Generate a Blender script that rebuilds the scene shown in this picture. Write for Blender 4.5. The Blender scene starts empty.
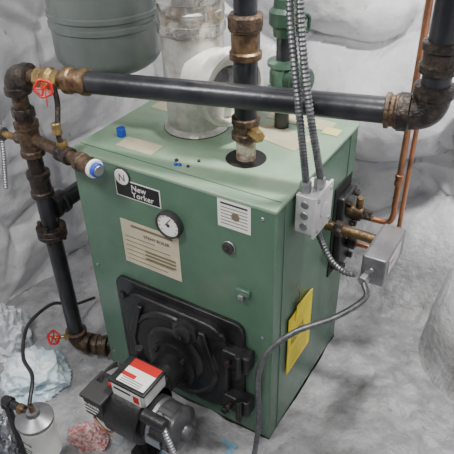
import bpy, bmesh, math, random
from mathutils import Vector as V, Matrix, noise
random.seed(4)
TAU=math.tau
# ---------------------------------------------------------------- materials
def mat(name,col,rough=.5,metal=0.,col2=None,scale=20.,bump=0.,bscale=60.,lo=.4,hi=.6,spec=.5,coat=0.,alpha=1.,trans=0.,detail=6.):
    m=bpy.data.materials.new(name);m.use_nodes=True
    nt=m.node_tree;b=nt.nodes['Principled BSDF']
    b.inputs['Base Color'].default_value=(*col,1);b.inputs['Roughness'].default_value=rough
    b.inputs['Metallic'].default_value=metal
    b.inputs['Specular IOR Level'].default_value=spec
    b.inputs['Coat Weight'].default_value=coat
    b.inputs['Alpha'].default_value=alpha
    b.inputs['Transmission Weight'].default_value=trans
    tc=nt.nodes.new('ShaderNodeTexCoord')
    if col2:
        n=nt.nodes.new('ShaderNodeTexNoise');n.inputs['Scale'].default_value=scale;n.inputs['Detail'].default_value=detail
        n.inputs['Roughness'].default_value=.65
        r=nt.nodes.new('ShaderNodeValToRGB')
        r.color_ramp.elements[0].position=lo;r.color_ramp.elements[1].position=hi
        r.color_ramp.elements[0].color=(*col,1);r.color_ramp.elements[1].color=(*col2,1)
        nt.links.new(tc.outputs['Object'],n.inputs['Vector'])
        nt.links.new(n.outputs['Fac'],r.inputs['Fac']);nt.links.new(r.outputs['Color'],b.inputs['Base Color'])
    if bump:
        n2=nt.nodes.new('ShaderNodeTexNoise');n2.inputs['Scale'].default_value=bscale;n2.inputs['Detail'].default_value=5
        bp=nt.nodes.new('ShaderNodeBump');bp.inputs['Strength'].default_value=bump;bp.inputs['Distance'].default_value=.01
        nt.links.new(tc.outputs['Object'],n2.inputs['Vector'])
        nt.links.new(n2.outputs['Fac'],bp.inputs['Height']);nt.links.new(bp.outputs['Normal'],b.inputs['Normal'])
    return m
M={}
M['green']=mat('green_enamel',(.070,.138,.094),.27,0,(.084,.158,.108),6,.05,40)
M['greentop']=mat('green_enamel_top',(.18,.285,.195),.36,0,(.32,.385,.28),6,.07,60,.42,.85)  # paler, mottled green for the top panel
M['dark']=mat('hole_dark',(.004,.004,.004),.8)
M['darkgreen']=mat('dark_green_paint',(.02,.05,.032),.4)
M['black']=mat('black_cast_iron',(.008,.008,.009),.38,0,(.019,.019,.020),14,.15,90)
M['pipe']=mat('black_steel_pipe',(.010,.011,.014),.30,.2,(.028,.029,.034),9,.06,80,spec=.6)
M['rust']=mat('rusty_iron',(.035,.024,.017),.45,.4,(.17,.105,.06),55,.4,120,.40,.78)
M['darkrust']=mat('dark_rusty_iron',(.018,.015,.014),.40,.4,(.09,.064,.048),50,.4,120,.42,.8)
M['bronze']=mat('bronze',(.20,.13,.065),.40,.7,(.07,.048,.032),30,.2,100)
M['brass']=mat('brass',(.42,.29,.11),.35,.85,(.18,.13,.07),30,.1,100)
M['copper']=mat('copper',(.52,.24,.13),.32,.9,(.26,.13,.08),12,.05,60)
M['steel']=mat('galvanized_steel',(.42,.43,.44),.38,.85,(.28,.29,.30),18,.05,80)
M['cable']=mat('armored_cable_steel',(.18,.19,.195),.38,.75,(.11,.11,.12),60)
M['boxsteel']=mat('box_steel',(.50,.51,.52),.40,.4,(.62,.62,.62),25)
M['aqua']=mat('grey_painted_steel',(.25,.25,.26),.36,.7,(.17,.17,.18),15)
M['flue']=mat('flue_foil_wrap',(.50,.49,.47),.28,.85,(.36,.29,.20),24,.9,22,.45,.62)
M['fluetape']=mat('flue_foil_tape',(.62,.61,.58),.25,.9,(.5,.48,.44),30,.4,40)
M['fluew']=mat('flue_dusty_metal',(.50,.50,.47),.38,.5,(.27,.25,.21),22,.35,26,.42,.75)
M['cream']=mat('cream_damper',(.72,.71,.64),.4,.05,(.52,.51,.46),9)
M['whitemet']=mat('crusted_nipple',(.42,.38,.30),.6,.15,(.14,.08,.05),38,.3,90,.42,.62)
M['tank']=mat('tank_grey_green',(.105,.125,.12),.32,.1,(.125,.145,.136),9,.03,60)
M['paper']=mat('tan_paper',(.50,.45,.32),.8,0,(.38,.36,.24),10)
M['cream_label']=mat('cream_label',(.56,.51,.37),.6,0,(.45,.41,.29),9)
M['white']=mat('white_label',(.72,.72,.69),.5)
M['whiteplastic']=mat('grimy_white_plastic',(.72,.72,.70),.45,0,(.50,.49,.46),14,0,60,.45,.75)
M['ink']=mat('ink',(.03,.03,.03),.6)
M['inktan']=mat('ink_faded',(.16,.13,.08),.7)
M['blacklab']=mat('black_label',(.006,.006,.007),.4)
M['red']=mat('red_paint',(.45,.015,.012),.4)
M['yellow']=mat('yellow_card',(.84,.70,.02),.5,0,(.74,.59,.015),20)
M['palewarm']=mat('yellowed_sticker',(.60,.54,.22),.6)
M['blue']=mat('blue_cap',(.008,.06,.42),.4)
M['bluepad']=mat('blue_pad',(.12,.24,.34),.8,0,(.20,.36,.46),25,.4,60)
M['bag']=mat('pale_clear_plastic',(.48,.62,.70),.2,0,(.68,.76,.80),7,.12,14)
M['bagw']=mat('white_film_plastic',(.70,.72,.74),.25,0,(.55,.58,.62),14,.15,14)
M['mesh']=mat('red_mesh_bag',(.36,.10,.10),.6,0,(.52,.42,.41),90,.4,120)
M['motor']=mat('grey_motor',(.10,.10,.105),.35,.6,(.05,.05,.055),20)
M['glass']=mat('gauge_face',(.78,.78,.74),.15,0,coat=.6)
M['spark']=mat('crumpled_clear_film',(.40,.40,.44),.2,.7,(.2,.22,.25),50,.5,60)
def rockmat(name,base,lite,rough,z0=None,z1=None,dark=None,bs=30,bstr=.5):
    """painted stone: noise mottling, grime specks, optional darker tone low down"""
    m=bpy.data.materials.new(name);m.use_nodes=True;nt=m.node_tree;N=nt.nodes;Lk=nt.links.new
    b=N['Principled BSDF'];b.inputs['Roughness'].default_value=rough
    tc=N.new('ShaderNodeTexCoord')
    def nz(s,d=6,rg=.6):
        n=N.new('ShaderNodeTexNoise');n.inputs['Scale'].default_value=s;n.inputs['Detail'].default_value=d;n.inputs['Roughness'].default_value=rg
        Lk(tc.outputs['Object'],n.inputs['Vector']);return n
    r=N.new('ShaderNodeValToRGB');r.color_ramp.elements[0].position=.38;r.color_ramp.elements[1].position=.62
    r.color_ramp.elements[0].color=(*base,1);r.color_ramp.elements[1].color=(*lite,1)
    Lk(nz(5).outputs['Fac'],r.inputs['Fac']);col=r.outputs['Color']
    if dark:  # low heights take the darker tone, blending into the base colours above
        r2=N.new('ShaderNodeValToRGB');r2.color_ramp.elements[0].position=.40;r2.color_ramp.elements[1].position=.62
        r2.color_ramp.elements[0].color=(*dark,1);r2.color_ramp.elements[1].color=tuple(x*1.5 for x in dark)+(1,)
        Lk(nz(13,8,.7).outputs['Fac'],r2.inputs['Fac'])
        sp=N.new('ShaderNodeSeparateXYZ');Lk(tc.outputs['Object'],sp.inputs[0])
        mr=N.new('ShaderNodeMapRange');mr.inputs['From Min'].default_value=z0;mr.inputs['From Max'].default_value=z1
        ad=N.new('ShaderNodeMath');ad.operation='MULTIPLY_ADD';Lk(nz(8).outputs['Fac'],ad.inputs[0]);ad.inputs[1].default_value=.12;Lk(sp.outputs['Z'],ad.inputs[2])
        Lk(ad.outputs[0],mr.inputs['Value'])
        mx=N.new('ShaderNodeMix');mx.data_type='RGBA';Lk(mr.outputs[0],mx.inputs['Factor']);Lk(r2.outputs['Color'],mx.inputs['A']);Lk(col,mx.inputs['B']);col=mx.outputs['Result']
    r3=N.new('ShaderNodeValToRGB');r3.color_ramp.elements[0].position=.27;r3.color_ramp.elements[1].position=.38
    r3.color_ramp.elements[0].color=(.30,.27,.24,1);r3.color_ramp.elements[1].color=(1,1,1,1)
    Lk(nz(30,6,.7).outputs['Fac'],r3.inputs['Fac'])
    mm=N.new('ShaderNodeMix');mm.data_type='RGBA';mm.blend_type='MULTIPLY';mm.inputs['Factor'].default_value=.8
    Lk(col,mm.inputs['A']);Lk(r3.outputs['Color'],mm.inputs['B']);Lk(mm.outputs['Result'],b.inputs['Base Color'])
    bp=N.new('ShaderNodeBump');bp.inputs['Strength'].default_value=bstr;bp.inputs['Distance'].default_value=.012
    Lk(nz(bs,5,.6).outputs['Fac'],bp.inputs['Height']);Lk(bp.outputs['Normal'],b.inputs['Normal'])
    return m
wallm=rockmat('painted_stone',(.53,.53,.555),(.69,.69,.715),.33,bs=16,bstr=.6)
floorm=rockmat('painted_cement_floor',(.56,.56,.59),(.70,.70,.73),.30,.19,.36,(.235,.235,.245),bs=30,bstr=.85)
# ---------------------------------------------------------------- mesh helpers
def group(name):
    e=bpy.data.objects.new(name,None);bpy.context.scene.collection.objects.link(e);return e
def obj(name,bm,m,parent=None,smooth=True,bevel=0,ang=35):
    me=bpy.data.meshes.new(name)
    bmesh.ops.recalc_face_normals(bm,faces=bm.faces)
    bm.to_mesh(me);bm.free()
    o=bpy.data.objects.new(name,me);bpy.context.scene.collection.objects.link(o)
    me.materials.append(m if not isinstance(m,str) else M[m])
    if smooth:
        for p in me.polygons:p.use_smooth=True
        try: me.set_sharp_from_angle(angle=math.radians(ang))
        except Exception: pass
    if bevel:
        b=o.modifiers.new('bevel','BEVEL');b.width=bevel;b.segments=3;b.limit_method='ANGLE';b.harden_normals=False
    if parent:o.parent=parent
    return o
def box(name,lo,hi,m,parent,bevel=.003,rot=None):
    bm=bmesh.new();lo=V(lo);hi=V(hi);c=(lo+hi)/2;s=hi-lo
    bmesh.ops.create_cube(bm,size=1,matrix=Matrix.Translation(c)@((rot or Matrix()).to_4x4())@Matrix.Diagonal((*s,1)))
    return obj(name,bm,m,parent,bevel=bevel)
def frame(d):
    d=d.normalized();a=V((0,0,1)) if abs(d.z)<.9 else V((1,0,0))
    x=d.cross(a).normalized();return x,d.cross(x).normalized()
def sweep_bm(bm,pts,rad,segs=20,cap=True):
    pts=[V(p) for p in pts];n=len(pts)
    rads=rad if isinstance(rad,(list,tuple)) else [rad]*n
    T=[]
    for i in range(n):
        a=pts[max(0,i-1)];b=pts[min(n-1,i+1)];T.append((b-a).normalized() if (b-a).length>1e-9 else V((0,0,1)))
    x,y=frame(T[0]);rings=[]
    for i in range(n):
        x=(x-T[i]*x.dot(T[i]));x=x.normalized() if x.length>1e-6 else frame(T[i])[0];y=T[i].cross(x)
        rings.append([bm.verts.new(pts[i]+(x*math.cos(TAU*k/segs)+y*math.sin(TAU*k/segs))*rads[i]) for k in range(segs)])
    for i in range(n-1):
        for k in range(segs):
            bm.faces.new((rings[i][k],rings[i][(k+1)%segs],rings[i+1][(k+1)%segs],rings[i+1][k]))
    if cap:
        bm.faces.new(rings[0][::-1]);bm.faces.new(rings[-1])
def sweep(name,pts,rad,m,parent,segs=20):
    bm=bmesh.new();sweep_bm(bm,pts,rad,segs);return obj(name,bm,m,parent)
def lathe(name,a,b,prof,m,parent,segs=32,wr=0):
    """profile = [(t along a->b in metres, radius)]"""
    a=V(a);b=V(b);d=(b-a).normalized();x,y=frame(d);bm=bmesh.new();rings=[]
    for t,r in prof:
        ring=[]
        for k in range(segs):
            dr=(x*math.cos(TAU*k/segs)+y*math.sin(TAU*k/segs));p=a+d*t+dr*max(r,1e-4)
            if wr:p+=dr*wr*(noise.noise(V((p.x*22,p.y*22,p.z*34)))+.5*noise.noise(p*60))
            ring.append(bm.verts.new(p))
        rings.append(ring)
    for i in range(len(rings)-1):
        for k in range(segs):
            bm.faces.new((rings[i][k],rings[i][(k+1)%segs],rings[i+1][(k+1)%segs],rings[i+1][k]))
    bm.faces.new(rings[0][::-1]);bm.faces.new(rings[-1])
    return obj(name,bm,m,parent)
def cyl(name,a,b,r,m,parent,segs=28,ch=.0015):
    L=(V(b)-V(a)).length;ch=min(ch,r*.4,L*.3)
    return lathe(name,a,b,[(0,r-ch),(ch,r),(L-ch,r),(L,r-ch)],m,parent,segs)
def hexnut(name,a,b,r,m,parent):
    L=(V(b)-V(a)).length
    return lathe(name,a,b,[(0,r*.9),(L*.15,r),(L*.85,r),(L,r*.9)],m,parent,6 if r<.03 else 8)
def coupling(name,a,b,r,m,parent):
    """threaded fitting with thick rolled bands at both ends"""
    L=(V(b)-V(a)).length;e=min(.016,L*.28)
    return lathe(name,a,b,[(0,r*.9),(.002,r*1.06),(e,r*1.06),(e+.004,r*.93),(L-e-.004,r*.93),(L-e,r*1.06),(L-.002,r*1.06),(L,r*.9)],m,parent)
def elbow(name,c,d1,d2,r,m,parent,arm=.05):
    """cast elbow: two arms leaving corner c along d1 and d2"""
    c=V(c);d1=V(d1).normalized();d2=V(d2).normalized();k=arm*.72
    p0=c+d1*k;p2=c+d2*k
    pts=[c+d1*(arm+.012),c+d1*(arm+.010),c+d1*(k+.003),p0]
    for i in range(1,12):
        t=i/12;pts.append(p0*(1-t)**2+c*2*t*(1-t)+p2*t*t)
    pts+=[p2,c+d2*(k+.003),c+d2*(arm+.010),c+d2*(arm+.012)];rs=[r*1.0,r*1.14,r*1.14,r]+[r]*11+[r,r*1.14,r*1.14,r]
    return sweep(name,pts,rs,m,parent,24)
def smooth_path(P,n=10):
    P=[V(p) for p in P];Q=[P[0]*2-P[1]]+P+[P[-1]*2-P[-2]];out=[]
    for i in range(1,len(Q)-2):
        for j in range(n):
            t=j/n;a,b,c,d=Q[i-1:i+3]
            out.append(.5*((2*b)+(c-a)*t+(2*a-5*b+4*c-d)*t*t+(3*b-a-3*c+d)*t**3))
    out.append(P[-1]);return out
def cable(name,P,r,m,parent,ribbed=False,segs=12):
    pts=smooth_path(P,12)
    if ribbed:
        res=[];rs=[];step=.0042;carry=0;k=0
        for i in range(len(pts)-1):
            a,b=pts[i],pts[i+1];L=(b-a).length;s=carry
            while s<L:
                res.append(a+(b-a)*(s/L));rs.append(r if k%2 else r*.78);k+=1;s+=step
            carry=s-L
        return sweep(name,res,rs,m,parent,segs)
    return sweep(name,pts,r,m,parent,segs)
def quad_label(name,o,ux,uy,w,h,m,parent,nrm,off=.0012,th=.001):
    """thin flat plate: lower-left o, axes ux,uy"""
    o=V(o);ux=V(ux);uy=V(uy);nrm=V(nrm);bm=bmesh.new();vs=[]
    for z in(off-th,off):
        vs.append([bm.verts.new(o+ux*a+uy*b+nrm*z) for a,b in((0,0),(w,0),(w,h),(0,h))])
    bm.faces.new(vs[1]);bm.faces.new(vs[0][::-1])
    for i in range(4):bm.faces.new((vs[0][i],vs[0][(i+1)%4],vs[1][(i+1)%4],vs[1][i]))
    return obj(name,bm,m,parent,smooth=False)
def text(name,s,loc,rot,size,m,parent,ext=.0003):
    c=bpy.data.curves.new(name,'FONT');c.body=s;c.size=size;c.extrude=ext;c.resolution_u=3
    o=bpy.data.objects.new(name,c);bpy.context.scene.collection.objects.link(o)
    o.location=loc;o.rotation_euler=rot;c.materials.append(M[m]);o.parent=parent;return o
FR=(math.radians(90),0,0)
def prism(name,poly,y0,y1,m,parent,bevel=.004):
    """polygon in XZ extruded along Y"""
    bm=bmesh.new();a=[bm.verts.new((x,y0,z)) for x,z in poly];b=[bm.verts.new((x,y1,z)) for x,z in poly]
    bm.faces.new(a);bm.faces.new(b[::-1]);n=len(poly)
    for i in range(n):bm.faces.new((a[i],b[i],b[(i+1)%n],a[(i+1)%n]))
    return obj(name,bm,m,parent,bevel=bevel)
def rrect(x0,z0,x1,z1,r,n=6):
    P=[]
    for cx,cz,a0 in((x1-r,z1-r,0),(x0+r,z1-r,90),(x0+r,z0+r,180),(x1-r,z0+r,270)):
        for i in range(n+1):
            a=math.radians(a0+90*i/n);P.append((cx+r*math.cos(a),cz+r*math.sin(a)))
    return P
# ---------------------------------------------------------------- room
def ss(a,b,x):
    t=max(0,min(1,(x-a)/(b-a)));return t*t*(3-2*t)
def cobble(p,s):
    d,_=noise.voronoi(p*s);t=min(1,(d[1]-d[0])*2.6);return t*(2-t)
def dome(u,v,cu,cv,ru,rv,pw=.6):
    q=((u-cu)/ru)**2+((v-cv)/rv)**2
    return max(0,1-q)**pw
def rough(p):
    rid=(1-abs(noise.noise(p*4.5+V((2,7,1)))))**3
    return .012*noise.noise(p*5)+.007*noise.noise(p*12)+.0035*noise.noise(p*28)+.010*rid
def backd(x,z):
    p=V((x,1.3,z));w=V((noise.noise(p*3)*.12,0,noise.noise(p*3+V((9,2,1)))*.10))
    q=p+w;h=.06*cobble(V((q.x*.8,.3,q.z)),2.8)
    stones=((.50,.70,.39,.26,.26),(.26,1.03,.28,.13,.17),(.80,1.06,.24,.14,.15),(1.05,.62,.26,.22,.24),(-.05,.72,.20,.17,.10))
    for cu,cv,ru,rv,k in stones:
        h=max(h*(1 if dome(q.x,q.z,cu,cv,ru*1.12,rv*1.12)==0 else .5),k*dome(q.x,q.z,cu,cv,ru,rv,.42))
    return h+rough(p)
def grid(name,fn,nu,nv,m):
    bm=bmesh.new();g=[[bm.verts.new(fn(i/nu,j/nv)) for j in range(nv+1)] for i in range(nu+1)]
    for i in range(nu):
        for j in range(nv):bm.faces.new((g[i][j],g[i+1][j],g[i+1][j+1],g[i][j+1]))
    return obj(name,bm,m,ang=180)
YB=1.05
grid('wall_back',lambda u,v:V((-.62+2.3*u,YB-backd(-.62+2.3*u,-.05+2.1*v),-.05+2.1*v)),340,310,wallm)
def leftp(u,v):
    y=-1.6+2.7*u;z=-.05+2.1*v;p=V((4.1,y,z));h=.045*cobble(p+V((0,noise.noise(p*3)*.1,noise.noise(p*3+V((5,5,5)))*.1)),2.8)+.03*noise.noise(p*2.5)+rough(p)
    return V((-.56+h,y,z))
grid('wall_left',leftp,310,250,wallm)
def rightp(u,v):
    y=-1.6+2.7*u;z=-.05+2.1*v;p=V((7.1,y,z));h=.06*cobble(p,3.)+rough(p)
    return V((1.65-h,y,z))
grid('wall_right',rightp,110,90,wallm)
def floorz(x,y):
    p=V((x,y,.4));away=max(ss(.62,.80,x),ss(.52,.75,y),ss(.0,-.12,x)*ss(.2,.4,y))
    h=away*(.010*noise.noise(p*6)+.010*noise.noise(p*17)+.006*noise.noise(p*38)+.008)
    h+=.26*ss(.68,1.05,y)*ss(.2,.9,x)+.10*ss(.64,1.0,y)
    q=p+V((noise.noise(p*4)*.06,noise.noise(p*4+V((3,3,3)))*.06,0))
    h=max(h,.47*dome(q.x,q.y,1.15,.70,.28,.33,.42)+rough(p)*1.3)
    h+=.12*ss(1.0,1.6,x)
    return h
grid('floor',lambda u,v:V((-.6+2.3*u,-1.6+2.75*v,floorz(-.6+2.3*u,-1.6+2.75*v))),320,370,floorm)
# ---------------------------------------------------------------- boiler
W,D,H=.6,.4875,.832
B=group('oil_boiler')
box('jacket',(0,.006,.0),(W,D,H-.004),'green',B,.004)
box('front_panel',(-.002,-.004,.02),(W+.002,.012,H-.002),'green',B,.004)
box('side_seam',(W-.001,.045,.02),(W+.0025,.052,H-.01),'green',B,.001)
box('side_hem',(W-.001,D-.05,.66),(W+.003,D-.002,H-.006),'green',B,.001)
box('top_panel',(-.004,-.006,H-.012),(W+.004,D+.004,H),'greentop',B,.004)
box('top_seam',(.003,.030,H-.002),(W-.003,.033,H+.001),'green',B,.0004)
box('base_skid',(.0,.0,0),(W,D,.022),'dark',B,.001)
cyl('supply_opening',(.428,.17,H-.004),(.428,.17,H+.001),.052,'dark',B,40)
cyl('flue_opening',(.215,.27,H-.004),(.215,.27,H+.001),.092,'dark',B,40)
quad_label('top_notice',(.36,.40,H),(1,0,0),(0,1,0),.19,.06,'paper',B,(0,0,1),.0014)
quad_label('top_instruction_sheet',(.36,.29,H),(.98,-.2,0),(.2,.98,0),.16,.09,'paper',B,(0,0,1),.0014)
quad_label('top_sticker',(.095,.065,H),(.97,.0,0),(0,1,0),.12,.055,'paper',B,(0,0,1),.0014)
quad_label('top_back_sticker',(.03,.30,H),(1,0,0),(0,1,0),.09,.12,'paper',B,(0,0,1),.0014)
quad_label('yellow_sticker',(.535,.385,H),(1,0,0),(0,1,0),.045,.04,'palewarm',B,(0,0,1),.0018)
cyl('blue_cap',(.075,.115,H),(.075,.115,H+.024),.012,'blue',B)
for i in range(5):
    x=.28+random.random()*.06;y=.05+random.random()*.06
    cyl('plug_%d'%i,(x,y,H-.001),(x,y,H+.005),.005 if i<3 else .004,'blue' if i<2 else 'black',B,12,.001)
cyl('badge_ring',(.169,-.004,.795),(.169,-.0075,.795),.026,'ink',B,36)
cyl('badge_face',(.169,-.0055,.795),(.169,-.009,.795),.0225,'white',B,36)
text('badge_letter','N',(.160,-.0095,.785),FR,.028,'ink',B)
quad_label('name_plate_border',(.143,-.004,.735),(1,0,0),(0,0,1),.142,.052,'white',B,(0,-1,0),.0012)
quad_label('name_plate',(.146,-.004,.738),(1,0,0),(0,0,1),.136,.046,'blacklab',B,(0,-1,0),.002)
text('name_plate_text_a','New',(.195,-.0065,.763),FR,.024,'white',B)
text('name_plate_text_b','Yorker',(.195,-.0065,.743),FR,.024,'white',B)
quad_label('data_label',(.140,-.004,.515),(1,0,0.0),(0,0,1),.190,.145,'cream_label',B,(0,-1,0),.0014)
quad_label('data_label_header',(.175,-.004,.642),(1,0,0),(0,0,1),.135,.008,'inktan',B,(0,-1,0),.0018)
text('data_label_title','STEAM BOILER',(.215,-.006,.62),FR,.013,'ink',B)
for i in range(6):
    quad_label('data_line_%d'%i,(.150,-.004,.606-i*.0155),(1,0,0),(0,0,1),.10+.07*((i*37%10)/10),.0025,'inktan',B,(0,-1,0),.0018)
for i in range(3):
    quad_label('data_table_%d'%i,(.215,-.004,.548+i*.012),(1,0,0),(0,0,1),.10,.006,'inktan',B,(0,-1,0),.0022)
quad_label('warning_label',(.452,-.004,.745),(1,0,0),(0,0,1),.088,.076,'white',B,(0,-1,0),.0014)
for i in range(6):
    quad_label('warning_line_%d'%i,(.460,-.004,.755+i*.009),(1,0,0),(0,0,1),.072,.0022,'inktan',B,(0,-1,0),.0018)
quad_label('warning_head',(.460,-.004,.809),(1,0,0),(0,0,1),.072,.005,'ink',B,(0,-1,0),.0018)
cyl('warning_dot',(.50,-.0055,.782),(.50,-.0065,.782),.011,'inktan',B)
g=V((.311,-.004,.701))
lathe('gauge_case',g,g+V((0,-1,0)),[(0,.038),(.014,.038),(.018,.0365),(.018,.033),(.013,.033)],'ink',B,40)
cyl('gauge_face',g+V((0,-.006,0)),g+V((0,-.0135,0)),.034,'glass',B,40)
cyl('gauge_hub',g+V((0,-.012,0)),g+V((0,-.016,0)),.005,'ink',B)
box('gauge_needle',g+V((-.001,-.015,-.004)),g+V((.001,-.0142,.024)),'ink',B,.0002,Matrix.Rotation(.7,3,'Y'))
for i in range(11):
    a=math.radians(-130+26*i);c=g+V((math.sin(a)*.027,-.0138,math.cos(a)*.027))
    box('gauge_tick_%d'%i,c-V((.0007,.0003,.003)),c+V((.0007,.0003,.003)),'ink',B,.0001,Matrix.Rotation(a,3,'Y'))
cyl('knob_bezel',(.48,-.004,.689),(.48,-.008,.689),.018,'steel',B,28)
cyl('knob',(.48,-.006,.689),(.48,-.014,.689),.0155,'ink',B,28)
cyl('knob_button',(.48,-.012,.689),(.48,-.018,.689),.004,'darkrust',B,16)
for x,z in((.02,.80),(.57,.80),(.02,.45),(.575,.43),(.575,.05),(.02,.08)):
    cyl('screw_%d_%d'%(x*100,z*100),(x,-.002,z),(x,-.007,z),.005,'steel',B,12)
box('panel_clip',(.50,-.014,.555),(.54,-.002,.575),'green',B,.003)
box('panel_clip_tip',(.51,-.02,.545),(.525,-.002,.56),'steel',B,.002)
# burner door
prism('door_frame',rrect(.095,.085,.525,.452,.03),-.018,-.002,'black',B,.004)
prism('door_slab',rrect(.125,.105,.485,.43,.07),-.038,-.010,'black',B,.007)
lathe('door_ring',(.305,-.036,.255),(.305,-1,.255),[(0,.155),(.008,.150),(.012,.138),(.006,.132),(.004,.10),(.010,.095),(.014,.085),(.014,.02)],'black',B,56)
lathe('sight_port',(.355,-.036,.375),(.355,-1,.375),[(0,.042),(.012,.040),(.016,.030),(.026,.028),(.030,.022),(.030,.001)],'black',B,32)
cyl('sight_port_bolt',(.355,-.06,.375),(.355,-.075,.375),.008,'darkrust',B,16)
for i,(x,z) in enumerate(((.14,.415),(.475,.415),(.475,.115),(.14,.115))):
    hexnut('door_nut_%d'%i,(x,-.036,z),(x,-.05,z),.012,'black',B)
for i,z in enumerate((.345,.165)):
    box('hinge_leaf_%d'%i,(.475,-.05,z-.03),(.555,-.006,z+.03),'black',B,.006)
    cyl('hinge_pin_%d'%i,(.53,-.055,z-.04),(.53,-.055,z+.04),.010,'black',B,16)
    hexnut('hinge_bolt_%d'%i,(.50,-.05,z),(.50,-.066,z),.010,'darkrust',B)
prism('door_ridge',[(.14,.26),(.19,.40),(.21,.40),(.17,.26)],-.05,-.036,'black',B,.004)
prism('door_ridge_2',[(.43,.25),(.40,.40),(.42,.40),(.46,.25)],-.05,-.036,'black',B,.004)
# side coil cover
box('coil_opening',(W-.001,.355,.38),(W+.004,D-.012,.69),'dark',B,.001)
box('coil_plate',(W+.002,.372,.40),(W+.026,D-.02,.655),'black',B,.006)
for i,(y,z) in enumerate(((.39,.64),(.45,.64),(.39,.415),(.45,.415),(.385,.53),(.455,.53))):
    hexnut('coil_bolt_%d'%i,(W+.024,y,z),(W+.04,y,z),.010,'darkrust',B)
# ---------------------------------------------------------------- yellow tag on the side
T=group('yellow_service_tag')
quad_label('card',(W+.004,.085,.215),(0,1,0),(0,0,1),.15,.215,'yellow',T,(1,0,0),.003,.002)
quad_label('card_flap',(W+.006,.12,.40),(0,.95,-.1),(0,.1,.95),.095,.055,'yellow',T,(1,0,0),.004,.001)
text('tag_text','SERVICE\nRECORD',(W+.0085,.10,.345),(math.radians(90),0,math.radians(90)),.022,'inktan',T)
for i in range(5):
    quad_label('tag_line_%d'%i,(W+.004,.10,.235+i*.014),(0,1,0),(0,0,1),.11,.0015,'inktan',T,(1,0,0),.0036)
cable('tie',[(W+.006,.15,.45),(W+.012,.13,.50),(W+.006,.12,.53)],.0015,'brass',T)
# ---------------------------------------------------------------- flue
F=group('flue_pipe')
fx,fy=.215,.27
lathe('flue_lower',(fx,fy,H-.002),(fx,fy,3),[(0,.086),(.004,.09),(.012,.084),(.016,.078),(.10,.078),(.104,.081),(.11,.078),(.125,.078)],'fluew',F,48)
lathe('flue_tee_body',(fx,fy,H+.12),(fx,fy,3),[(0,.081),(.006,.084),(.012,.080),(.19,.080),(.196,.084),(.202,.081)],'fluew',F,48)
lathe('flue_upper',(fx,fy,H+.26),(fx,fy,3),[(i*.006,.084) for i in range(155)],'flue',F,96,.004)
for i,z in enumerate((1.095,1.17,1.29)):
    lathe('foil_tape_%d'%i,(fx,fy,z),(fx,fy,3),[(j*.006,.0865) for j in range(5)],'fluetape',F,96,.003)
dd=V((1,-.35,0)).normalized();dc=V((fx,fy,.985));dn_=V((-dd.y,dd.x,0))
lathe('damper_collar',dc+dd*.05,dc+dd*3,[(0,.080),(.072,.080),(.074,.086),(.082,.096),(.112,.098),(.118,.093),(.118,.084),(.092,.080)],'cream',F,56)
lathe('damper_flap',dc+dd*.130,dc+dd*3,[(0,.080),(.006,.079),(.009,.055),(.012,.053),(.012,.002)],'aqua',F,40)
cyl('damper_pivot',dc+dd*.150-dn_*.08,dc+dd*.150+dn_*.08,.004,'steel',F,10)
cyl('damper_weight',dc+dd*.142+V((0,0,-.04)),dc+dd*.16+V((0,0,-.04)),.012,'brass',F,16)
# ---------------------------------------------------------------- supply riser
S=group('supply_riser_pipe')
sx,sy=.428,.17
cyl('nipple_low',(sx,sy,H-.1),(sx,sy,.90),.024,'whitemet',S)
coupling('low_coupling',(sx,sy,.888),(sx,sy,.945),.033,'rust',S)
hexnut('tee_boss',(sx+.02,sy-.01,.915),(sx+.055,sy-.03,.915),.016,'brass',S)
cyl('nipple_mid',(sx,sy,.94),(sx,sy,1.09),.028,'pipe',S)
coupling('mid_coupling',(sx,sy,1.085),(sx,sy,1.165),.035,'bronze',S)
hexnut('hex_band',(sx,sy,1.15),(sx,sy,1.185),.040,'rust',S)
cyl('pipe_top',(sx,sy,1.18),(sx,sy,1.75),.026,'pipe',S)
# ---------------------------------------------------------------- header pipe with loop at left
P=group('return_header_pipe')
def hp(x):
    t=(x+.13)/.98;return V((x,-.02+.178*t,1.01+.037*t))
cyl('header',hp(.07),hp(.80),.027,'pipe',P,32)
hd=(hp(.8)-hp(0)).normalized()
coupling('right_union_a',hp(.765),hp(.795),.034,'rust',P)
hexnut('right_union_b',hp(.79),hp(.815),.037,'darkrust',P)
elbow('right_elbow',hp(.850),-hd,(0,0,1),.034,'darkrust',P,.05)
e=hp(.850)
cyl('right_riser',e+V((0,0,.05)),e+V((0,0,.75)),.028,'pipe',P,28)
coupling('right_riser_coupling',e+V((0,0,.085)),e+V((0,0,.145)),.035,'darkrust',P)
coupling('left_reducer',hp(.02),hp(.085),.031,'bronze',P)
cyl('left_nipple_a',hp(-.02),hp(.03),.020,'rust',P)
lathe('valve_body',hp(-.065),hp(.0),[(0,.020),(.003,.025),(.016,.025),(.020,.022),(.03,.030),(.042,.030),(.052,.022),(.056,.025),(.07,.025),(.073,.020)],'brass',P,8)
cyl('left_nipple_b',hp(-.10),hp(-.06),.019,'rust',P)
L0=hp(-.13)
elbow('top_left_elbow',L0,hd,(0,0,-1),.030,'darkrust',P,.036)
lx,ly=-.13,-.02
def dn(n,z1,z0,r,m,kind=cyl): return kind(n,(lx,ly,z0),(lx,ly,z1),r,m,P)
dn('drop_a',.97,.88,.021,'rust')
dn('drop_union',.925,.895,.030,'darkrust',hexnut)
dn('branch_tee',.885,.785,.031,'rust',coupling)
dn('drop_b',.79,.70,.022,'darkrust')
dn('drop_valve',.735,.655,.031,'darkrust',coupling)
dn('drop_c',.66,.52,.024,'pipe')
dn('flange_a',.548,.532,.044,'darkrust')
dn('flange_b',.530,.514,.044,'darkrust')
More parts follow.
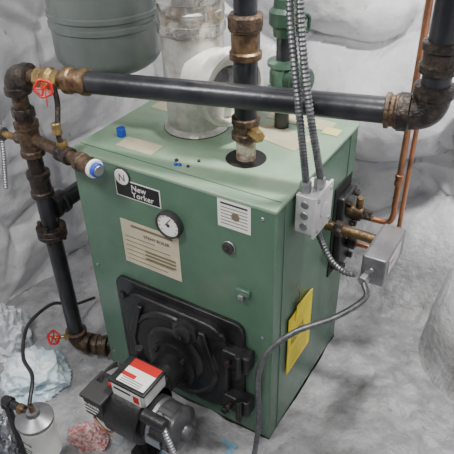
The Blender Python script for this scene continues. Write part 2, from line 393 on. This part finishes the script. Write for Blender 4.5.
for i in range(4):
    a=TAU*i/4+.4;hexnut('flange_bolt_%d'%i,(lx+.035*math.cos(a),ly+.035*math.sin(a),.503),(lx+.035*math.cos(a),ly+.035*math.sin(a),.560),.007,'rust',P)
dn('drop_d',.516,.11,.025,'pipe')
elbow('bottom_elbow',(lx,ly,.065),(0,0,1),(1,.25,0),.031,'rust',P,.04)
cyl('bottom_nipple',(lx+.05,ly+.012,.065),(.005,ly+.06,.065),.024,'darkrust',P)
coupling('bottom_union',(lx+.06,ly+.016,.065),(lx+.105,ly+.035,.065),.033,'rust',P)
cyl('branch_pipe',(lx+.02,ly,.838),(.09,-.055,.838),.016,'rust',P)
coupling('branch_coupling',(.0,-.0405,.838),(.045,-.0475,.838),.022,'darkrust',P)
coupling('branch_valve',(.075,-.052,.838),(.135,-.062,.838),.023,'rust',P)
cyl('branch_washer',(.133,-.062,.838),(.142,-.064,.838),.024,'white',P)
cyl('branch_tip',(.141,-.064,.838),(.153,-.066,.838),.018,'blue',P)
cyl('branch_tip_face',(.152,-.066,.838),(.157,-.067,.838),.014,'steel',P)
coupling('back_branch_boss',(lx,ly+.02,.60),(lx,ly+.07,.60),.034,'black',P)
cyl('back_branch',(lx,ly+.05,.60),(lx,.40,.60),.027,'pipe',P)
elbow('back_branch_elbow',(lx,.43,.60),(0,-1,0),(1,0,0),.033,'black',P,.035)
cyl('back_branch_end',(lx+.03,.43,.60),(.0,.43,.60),.027,'pipe',P)
sb=hp(.0)
cable('bypass_tube',[sb+V((0,-.02,-.01)),sb+V((.012,-.03,-.05)),(.02,-.05,.90),(.02,-.045,.86)],.007,'darkrust',P)
coupling('bypass_nut',(.015,-.048,.925),(.018,-.05,.895),.012,'brass',P)
hexnut('bypass_nut_b',(.02,-.045,.875),(.02,-.045,.855),.014,'brass',P)
cyl('side_tap',(lx,ly,.83),(lx-.09,ly-.01,.83),.010,'brass',P)
hexnut('side_tap_nut',(lx-.03,ly,.83),(lx-.05,ly-.005,.83),.018,'rust',P)
cyl('side_tap_knob',(lx-.09,ly-.01,.83),(lx-.10,ly-.011,.83),.020,'steel',P)
def wheel(name,c,n,r,m,par):
    c=V(c);n=V(n).normalized();x,y=frame(n);bm=bmesh.new()
    pts=[c+(x*math.cos(TAU*i/24)+y*math.sin(TAU*i/24))*r*(1+.08*math.cos(TAU*i/24*5)) for i in range(25)]
    sweep_bm(bm,pts,r*.17,8,False)
    for i in range(5):
        a=TAU*i/5;sweep_bm(bm,[c-n*.002,c+(x*math.cos(a)+y*math.sin(a))*r],r*.12,6)
    sweep_bm(bm,[c-n*.006,c+n*.006],r*.25,10)
    return obj(name,bm,m,par)
RV=group('red_wheel_valve')
vb=hp(-.035)
cyl('stem',vb+V((0.008,-.026,-.0)),vb+V((0.046,-.056,.004)),.006,'brass',RV)
hexnut('packing',vb+V((0.010,-.026,0)),vb+V((0.022,-.038,.000)),.013,'brass',RV)
wheel('handwheel',vb+V((0.048,-.057,.004)),(0.75,-1,.1),.020,'red',RV)
quad_label('hanging_tag',vb+V((.054,-.062,-.036)),(.75,-.5,0),(.1,0,1),.018,.040,'red',RV,(0,-1,0),.001)
RV2=group('red_wheel_valve')
wb=V((lx-.005,ly-.03,.11))
hexnut('packing',wb+V((0,.004,0)),wb+V((-.01,-.012,.0)),.011,'brass',RV2)
cyl('stem',wb,wb+V((-.04,-.03,.0)),.005,'brass',RV2)
wheel('handwheel',wb+V((-.04,-.03,0)),(.1,-.8,.6),.022,'red',RV2)
# ---------------------------------------------------------------- expansion tank
E=group('expansion_tank')
tx,ty,tz=-.145,.35,.895
prof=[(0,.02)]
for i in range(1,11):
    a=math.pi/2*i/10;prof.append((.075*(1-math.cos(a)),.158*math.sin(a)))
prof+=[(.15,.158),(.153,.163),(.165,.163),(.168,.158),(.18,.158),(.183,.163),(.195,.163),(.198,.158),(.36,.158)]
for i in range(1,10):
    a=math.pi/2*i/10;prof.append((.36+.075*math.sin(a),.158*math.cos(a)))
lathe('tank_shell',(tx,ty,tz),(tx,ty,3),prof,'tank',E,64)
cyl('tank_nipple',(tx,ty,tz+.43),(tx,ty,1.9),.012,'rust',E)
cyl('tank_valve',(tx,ty,tz-.018),(tx,ty,tz+.01),.010,'brass',E,16)
# ---------------------------------------------------------------- circulator behind
C=group('circulator_pump')
cx,cy=.425,.37
cyl('pump_riser',(cx,cy,H-.05),(cx,cy,1.75),.020,'pipe',C)
lathe('pump_volute',(cx,cy,.93),(cx,cy,3),[(0,.03),(.004,.042),(.014,.042),(.018,.03),(.03,.036),(.06,.036),(.072,.03),(.076,.042),(.086,.042),(.09,.03)],'green',C,32)
lathe('pump_motor',(cx+.02,cy-.0,.975),(cx+1,cy-.15,.975),[(0,.036),(.02,.038),(.024,.034),(.05,.034),(.056,.028),(.06,.005)],'darkgreen',C,32)
lathe('gate_valve',(cx,cy,1.08),(cx,cy,3),[(0,.028),(.02,.03),(.03,.04),(.06,.04),(.07,.03),(.09,.028)],'darkgreen',C,24)
cyl('gate_stem',(cx,cy,1.125),(cx+.05,cy-.03,1.125),.010,'brass',C)
wheel('gate_wheel',(cx+.055,cy-.035,1.125),(1,-1,0),.026,'darkgreen',C)
# ---------------------------------------------------------------- junction box and armored cable
J=group('junction_box')
box('body',(.606,.085,.725),(.655,.175,.828),'boxsteel',J,.003)
box('cover',(.652,.080,.720),(.659,.180,.833),'boxsteel',J,.002)
for i,(y,z) in enumerate(((.095,.735),(.165,.818),(.095,.818),(.165,.735))):
    cyl('cover_screw_%d'%i,(.658,y,z),(.662,y,z),.005,'steel',J,12)
cyl('cover_boss',(.658,.130,.776),(.663,.130,.776),.020,'boxsteel',J,24)
for i in range(3):
    cyl('front_knockout_%d'%i,(.630,.086,.745+i*.03),(.630,.083,.745+i*.03),.010,'steel',J,20)
for i,(x,y) in enumerate(((.62,.105),(.642,.135))):
    hexnut('connector_%d'%i,(x,y,.826),(x,y,.856),.014,'steel',J)
hexnut('connector_low',(.635,.15,.727),(.637,.155,.70),.014,'steel',J)
AC=group('armored_cable')
cable('run_a',[(.62,.105,.857),(.625,.075,.93),(.618,.055,1.04),(.60,.06,1.14),(.578,.075,1.25),(.56,.09,1.45)],.0088,'cable',AC,True)
cable('run_b',[(.642,.135,.857),(.650,.09,.93),(.641,.058,1.04),(.620,.062,1.14),(.598,.078,1.25),(.582,.09,1.45)],.0088,'cable',AC,True)
cable('run_c',[(.637,.155,.70),(.645,.165,.66),(.68,.16,.61),(.715,.165,.585),(.744,.17,.585)],.0085,'cable',AC,True)
# ---------------------------------------------------------------- aquastat
A=group('aquastat_control')
box('case_base',(.750,.18,.575),(.80,.325,.645),'aqua',A,.003)
box('case_cover',(.755,.172,.57),(.812,.330,.65),'aqua',A,.004)
quad_label('case_label',(.8125,.20,.59),(0,1,0),(0,0,1),.09,.045,'boxsteel',A,(1,0,0),.001)
quad_label('case_label_red',(.8125,.21,.615),(0,1,0),(0,0,1),.03,.008,'red',A,(1,0,0),.0014)
cyl('case_screw',(.78,.172,.615),(.78,.166,.615),.006,'steel',A,14)
cyl('well_nipple',(W+.004,.30,.61),(.752,.30,.61),.014,'bronze',A)
hexnut('well_nut',(W+.03,.30,.61),(W+.055,.30,.61),.022,'darkrust',A)
hexnut('cable_nut',(.770,.175,.588),(.767,.150,.586),.014,'steel',A)
PC=group('power_cable')
cable('whip',[(.772,.150,.583),(.788,.12,.565),(.74,.06,.53),(.66,.0,.49),(.61,-.045,.43),(.592,-.06,.34),(.60,-.065,.20),(.60,-.09,.06),(.60,-.14,.02),(.62,-.24,.014),(.64,-.36,.014)],.0075,'cable',PC)
# ---------------------------------------------------------------- copper pipes
K=group('copper_water_pipe')
kx,ky=.745,.445
cyl('riser',(kx,ky,.625),(kx,ky,1.8),.0085,'copper',K,18)
cable('bend',[(kx,ky,.64),(kx,ky,.60),(kx-.012,ky,.575),(kx-.05,ky,.57),(W+.04,ky,.57)],.0085,'copper',K)
coupling('riser_coupling',(kx,ky,.70),(kx,ky,.735),.0115,'copper',K)
hexnut('coil_nut',(W+.026,ky,.57),(W+.055,ky,.57),.018,'darkrust',K)
K2=group('copper_water_pipe')
cyl('riser',(kx+.018,ky+.016,.545),(kx+.018,ky+.016,1.8),.0065,'copper',K2,18)
cable('bend',[(kx+.018,ky+.016,.56),(kx+.018,ky+.016,.51),(kx+.005,ky+.01,.485),(kx-.03,ky-.01,.48),(W+.03,ky-.02,.48)],.0075,'copper',K2)
hexnut('coil_nut',(W+.026,ky-.02,.48),(W+.055,ky-.02,.48),.018,'darkrust',K2)
K3=group('mixing_valve')
cyl('body',(W+.026,.40,.61),(W+.075,.40,.61),.018,'bronze',K3)
hexnut('bonnet',(W+.07,.40,.61),(W+.10,.40,.61),.015,'darkrust',K3)
cyl('outlet',(W+.06,.40,.61),(W+.06,.40,.66),.010,'bronze',K3)
FC=group('flexible_conduit')
cable('run',[(-.475,.10,1.5),(-.46,.13,1.15),(-.45,.10,1.0),(-.43,.12,.86),(-.42,.10,.70),(-.41,.06,.55)],.008,'steel',FC,True)
# ---------------------------------------------------------------- burner
U=group('oil_burner')
bx,bz=.305,.225
cyl('blast_tube',(bx,-.036,bz),(bx,-.17,bz),.052,'black',U,40)
lathe('mount_flange',(bx,-.048,bz),(bx,-1,bz),[(0,.085),(.010,.085),(.013,.075),(.013,.055)],'black',U,40)
for i in range(4):
    a=TAU*i/4+.78;hexnut('flange_nut_%d'%i,(bx+.07*math.cos(a),-.058,bz+.07*math.sin(a)),(bx+.07*math.cos(a),-.075,bz+.07*math.sin(a)),.009,'darkrust',U)
lathe('blower_scroll',(bx-.06,-.225,bz-.02),(3,-.225,bz-.02),[(0,.085),(.004,.09),(.11,.09),(.115,.085),(.115,.03)],'black',U,48)
box('housing_neck',(bx-.055,-.20,bz-.05),(bx+.055,-.13,bz+.055),'black',U,.008)
lathe('air_shutter',(bx-.062,-.225,bz-.02),(-3,-.225,bz-.02),[(0,.07),(.012,.07),(.016,.062),(.016,.01)],'steel',U,36)
box('transformer',(bx-.055,-.265,bz+.058),(bx+.065,-.165,bz+.112),'boxsteel',U,.006)
box('transformer_lid',(bx-.058,-.268,bz+.108),(bx+.068,-.162,bz+.118),'black',U,.003)
zt=bz+.118
quad_label('caution_label_white',(bx-.035,-.258,zt),(1,0,0),(0,1,0),.095,.088,'white',U,(0,0,1),.0014)
quad_label('caution_label_red',(bx-.035,-.200,zt),(1,0,0),(0,1,0),.095,.030,'red',U,(0,0,1),.0020)
quad_label('caution_label_red_2',(bx-.035,-.235,zt),(1,0,0),(0,1,0),.045,.014,'red',U,(0,0,1),.0020)
for i in range(3):
    quad_label('caution_text_%d'%i,(bx-.026,-.254+i*.007,zt),(1,0,0),(0,1,0),.07,.0018,'ink',U,(0,0,1),.0026)
quad_label('caution_side',(bx-.045,-.2655,bz+.064),(1,0,0),(0,0,1),.10,.042,'white',U,(0,-1,0),.002)
quad_label('caution_side_ink',(bx-.040,-.2655,bz+.090),(1,0,0),(0,0,1),.06,.008,'ink',U,(0,-1,0),.0026)
quad_label('caution_side_red',(bx+.028,-.2655,bz+.070),(1,0,0),(0,0,1),.02,.028,'red',U,(0,-1,0),.0026)
cyl('transformer_post',(bx-.035,-.15,bz+.05),(bx-.035,-.15,bz+.145),.012,'black',U)
box('primary_control',(bx-.125,-.315,bz-.02),(bx-.055,-.225,bz+.06),'black',U,.006)
box('primary_control_lid',(bx-.13,-.32,bz+.052),(bx-.05,-.22,bz+.065),'ink',U,.004)
text('control_text','BURNER',(bx-.121,-.3165,bz+.025),FR,.0155,'white',U)
quad_label('control_text_line',(bx-.12,-.3155,bz+.012),(1,0,0),(0,0,1),.05,.004,'white',U,(0,-1,0),.001)
quad_label('control_text_line_2',(bx-.12,-.3155,bz-.002),(1,0,0),(0,0,1),.04,.004,'white',U,(0,-1,0),.001)
cyl('control_button',(bx-.07,-.25,bz+.064),(bx-.07,-.25,bz+.072),.007,'red',U,16)
lathe('motor',(bx+.05,-.225,bz-.02),(3,-.225,bz-.02),[(0,.05),(.005,.068),(.02,.070),(.022,.066),(.085,.066),(.088,.070),(.10,.070),(.112,.055),(.118,.03),(.13,.026),(.135,.02)],'motor',U,40)
lathe('motor_band',(bx+.075,-.225,bz-.02),(3,-.225,bz-.02),[(0,.067),(.001,.0685),(.012,.0685),(.013,.067)],'steel',U,40)
for i in range(9):
    a=math.radians(20+i*16);c=V((bx+.075,-.225+.066*math.cos(a+1.2),bz-.02+.066*math.sin(a+1.2)))
    box('motor_fin_%d'%i,c-V((0,.002,.002)),c+V((.060,.002,.002)),'ink',U,.001)
cyl('capacitor',(bx+.065,-.275,bz+.05),(bx+.14,-.275,bz+.05),.019,'black',U)
quad_label('motor_plate',(bx+.08,-.2945,bz-.035),(1,0,0),(0,0,1),.05,.03,'steel',U,(0,-1,0),.004,.004)
box('fuel_pump',(bx-.13,-.26,bz-.10),(bx-.062,-.19,bz-.03),'motor',U,.008)
cyl('pump_cap',(bx-.10,-.262,bz-.065),(bx-.10,-.285,bz-.065),.022,'brass',U)
cable('oil_tube',[(bx-.10,-.27,bz-.06),(bx-.11,-.30,bz-.05),(bx-.05,-.315,bz-.06),(bx,-.305,bz-.02)],.004,'copper',U)
cable('motor_whip',[(bx+.10,-.25,bz+.05),(bx+.14,-.28,bz+.03),(bx+.19,-.30,bz-.06),(bx+.22,-.33,bz-.14),(bx+.23,-.34,bz-.205)],.010,'steel',U,True)
box('pedestal_foot',(bx-.04,-.27,-.012),(bx+.04,-.19,.0),'black',U,.004)
cyl('pedestal_post',(bx,-.225,-.008),(bx,-.225,.13),.014,'black',U)
for i in range(3):
    cable('igniter_wire_%d'%i,[(bx-.06,-.22,bz+.09),(bx-.08,-.2,bz+.11-.01*i),(bx-.10,-.24,bz+.09),(bx-.10-.01*i,-.26,bz+.06)],.003,'ink' ,U)
sc=.94;piv=V((bx,-.036,bz));U.scale=(sc,sc,sc);U.location=piv*(1-sc)
# ---------------------------------------------------------------- oil filter
O=group('oil_filter')
ox,oy=.112,-.402
lathe('canister',(ox,oy,.105),(ox,oy,3),[(0,.02),(.002,.040),(.008,.046),(.12,.046),(.124,.048),(.132,.048),(.135,.044)],'whiteplastic',O,40)
lathe('filter_head',(ox,oy,.238),(ox,oy,3),[(0,.048),(.004,.050),(.014,.050),(.020,.038),(.028,.018),(.04,.016)],'aqua',O,32)
cyl('inlet_pipe',(ox-.10,oy,.255),(ox+.02,oy,.255),.011,'black',O)
hexnut('inlet_nut',(ox-.055,oy,.255),(ox-.035,oy,.255),.016,'bronze',O)
text('canister_print','OIL FILTER',(ox-.030,oy-.0462,.19),FR,.011,'ink',O)
for i in range(4):
    quad_label('canister_print_%d'%i,(ox-.015+.0,oy-.0455,.13+i*.012),(1,0,0),(0,0,1),.03,.003,'ink',O,(0,-1,0),.0012)
elbow('inlet_elbow',(ox-.11,oy,.255),(1,0,0),(0,0,-1),.014,'black',O,.014)
cyl('supply_drop',(ox-.11,oy,.0),(ox-.11,oy,.24),.011,'black',O)
cyl('filter_gauge_post',(ox-.0,oy,.27),(ox,oy,.30),.007,'bronze',O)
HS=group('black_hose')
cable('hose',[(ox-.003,oy+.0,.302),(.06,-.34,.32),(-.02,-.30,.31),(-.10,-.22,.30),(-.17,-.13,.25),(-.21,-.02,.20),(-.24,.08,.10),(-.26,.2,.03)],.0055,'black',HS)
# ---------------------------------------------------------------- plastic things on floor
def crumple(name,c,rx,ry,h,m,seed,fr=9):
    bm=bmesh.new();bmesh.ops.create_icosphere(bm,subdivisions=6,radius=1)
    s=V((seed,seed*.7,seed*1.3))
    for v in bm.verts:
        p=v.co.copy()
        n=1-abs(noise.noise(p*1.3+s))*2;n2=1-abs(noise.noise(p*2.9+s))*2;n3=1-abs(noise.noise(p*6+s))*2
        k=.62+.20*n+.13*n2+.05*n3
        v.co=V((p.x*k*rx,p.y*k*ry,max(p.z,-.2)*k*h))
    z0=min(v.co.z for v in bm.verts)
    for v in bm.verts:v.co+=V((c[0],c[1],-z0+c[2]))
    return obj(name,bm,m,ang=180)
crumple('plastic_bag',(-.17,-.19,.0),.13,.12,.10,M['bag'],2.3)
crumple('white_trash_bag',(-.39,-.12,.0),.10,.11,.15,M['bagw'],5.1)
crumple('red_mesh_sack',(.13,-.27,.0),.075,.055,.04,M['mesh'],7.7,20)
crumple('clear_film_wrapper',(-.08,-.42,.0),.075,.09,.12,M['spark'],9.7,14)
def sheet(name,x0,y0,x1,y1,m,seed):
    def f(u,v):
        x=x0+(x1-x0)*u;y=y0+(y1-y0)*v;p=V((x*14+seed,y*14,seed))
        return V((x+.01*noise.noise(p*.4),y+.01*noise.noise(p*.5),.0015+.008*abs(noise.noise(p))*max(0,abs(u-.5)+abs(v-.5)-.2)))
    o=grid(name,f,60,60,m)
sheet('absorbent_pad',.22,-.50,.53,-.06,M['bluepad'],1.7)
# ---------------------------------------------------------------- camera
r=V((.8547,.5185,-.0229));u=V((-.2851,.5058,.8142))
r.normalize();u=(u-r*u.dot(r)).normalized();bk=r.cross(u)
cd=bpy.data.cameras.new('camera');co=bpy.data.objects.new('camera',cd);bpy.context.scene.collection.objects.link(co)
m4=Matrix((r,u,bk)).transposed().to_4x4();m4.translation=V((1.0746,-.9558,1.5468));co.matrix_world=m4
cd.sensor_width=36;cd.lens=590.7/454*36;cd.clip_start=.02
bpy.context.scene.camera=co
# ---------------------------------------------------------------- light
def area(name,loc,tgt,size,en,col):
    l=bpy.data.lights.new(name,'AREA');l.size=size;l.energy=en;l.color=col
    o=bpy.data.objects.new(name,l);bpy.context.scene.collection.objects.link(o);o.location=loc
    o.rotation_euler=(V(tgt)-V(loc)).to_track_quat('-Z','Y').to_euler();return o
area('ceiling_light',(.85,.25,2.15),(.5,.55,.5),.14,42,(1,.975,.93))
area('ceiling_light.001',(-.1,-1.0,2.3),(.1,.2,.6),.30,24,(1,.98,.96))
area('frontal_fill',(1.0,-1.2,2.2),(.4,.2,.4),.25,16,(1,.97,.92))  # added frontal fill above the camera, not a ceiling fixture
w=bpy.data.worlds.new('w');bpy.context.scene.world=w;w.use_nodes=True
w.node_tree.nodes['Background'].inputs[0].default_value=(.95,.96,1,1);w.node_tree.nodes['Background'].inputs[1].default_value=.24
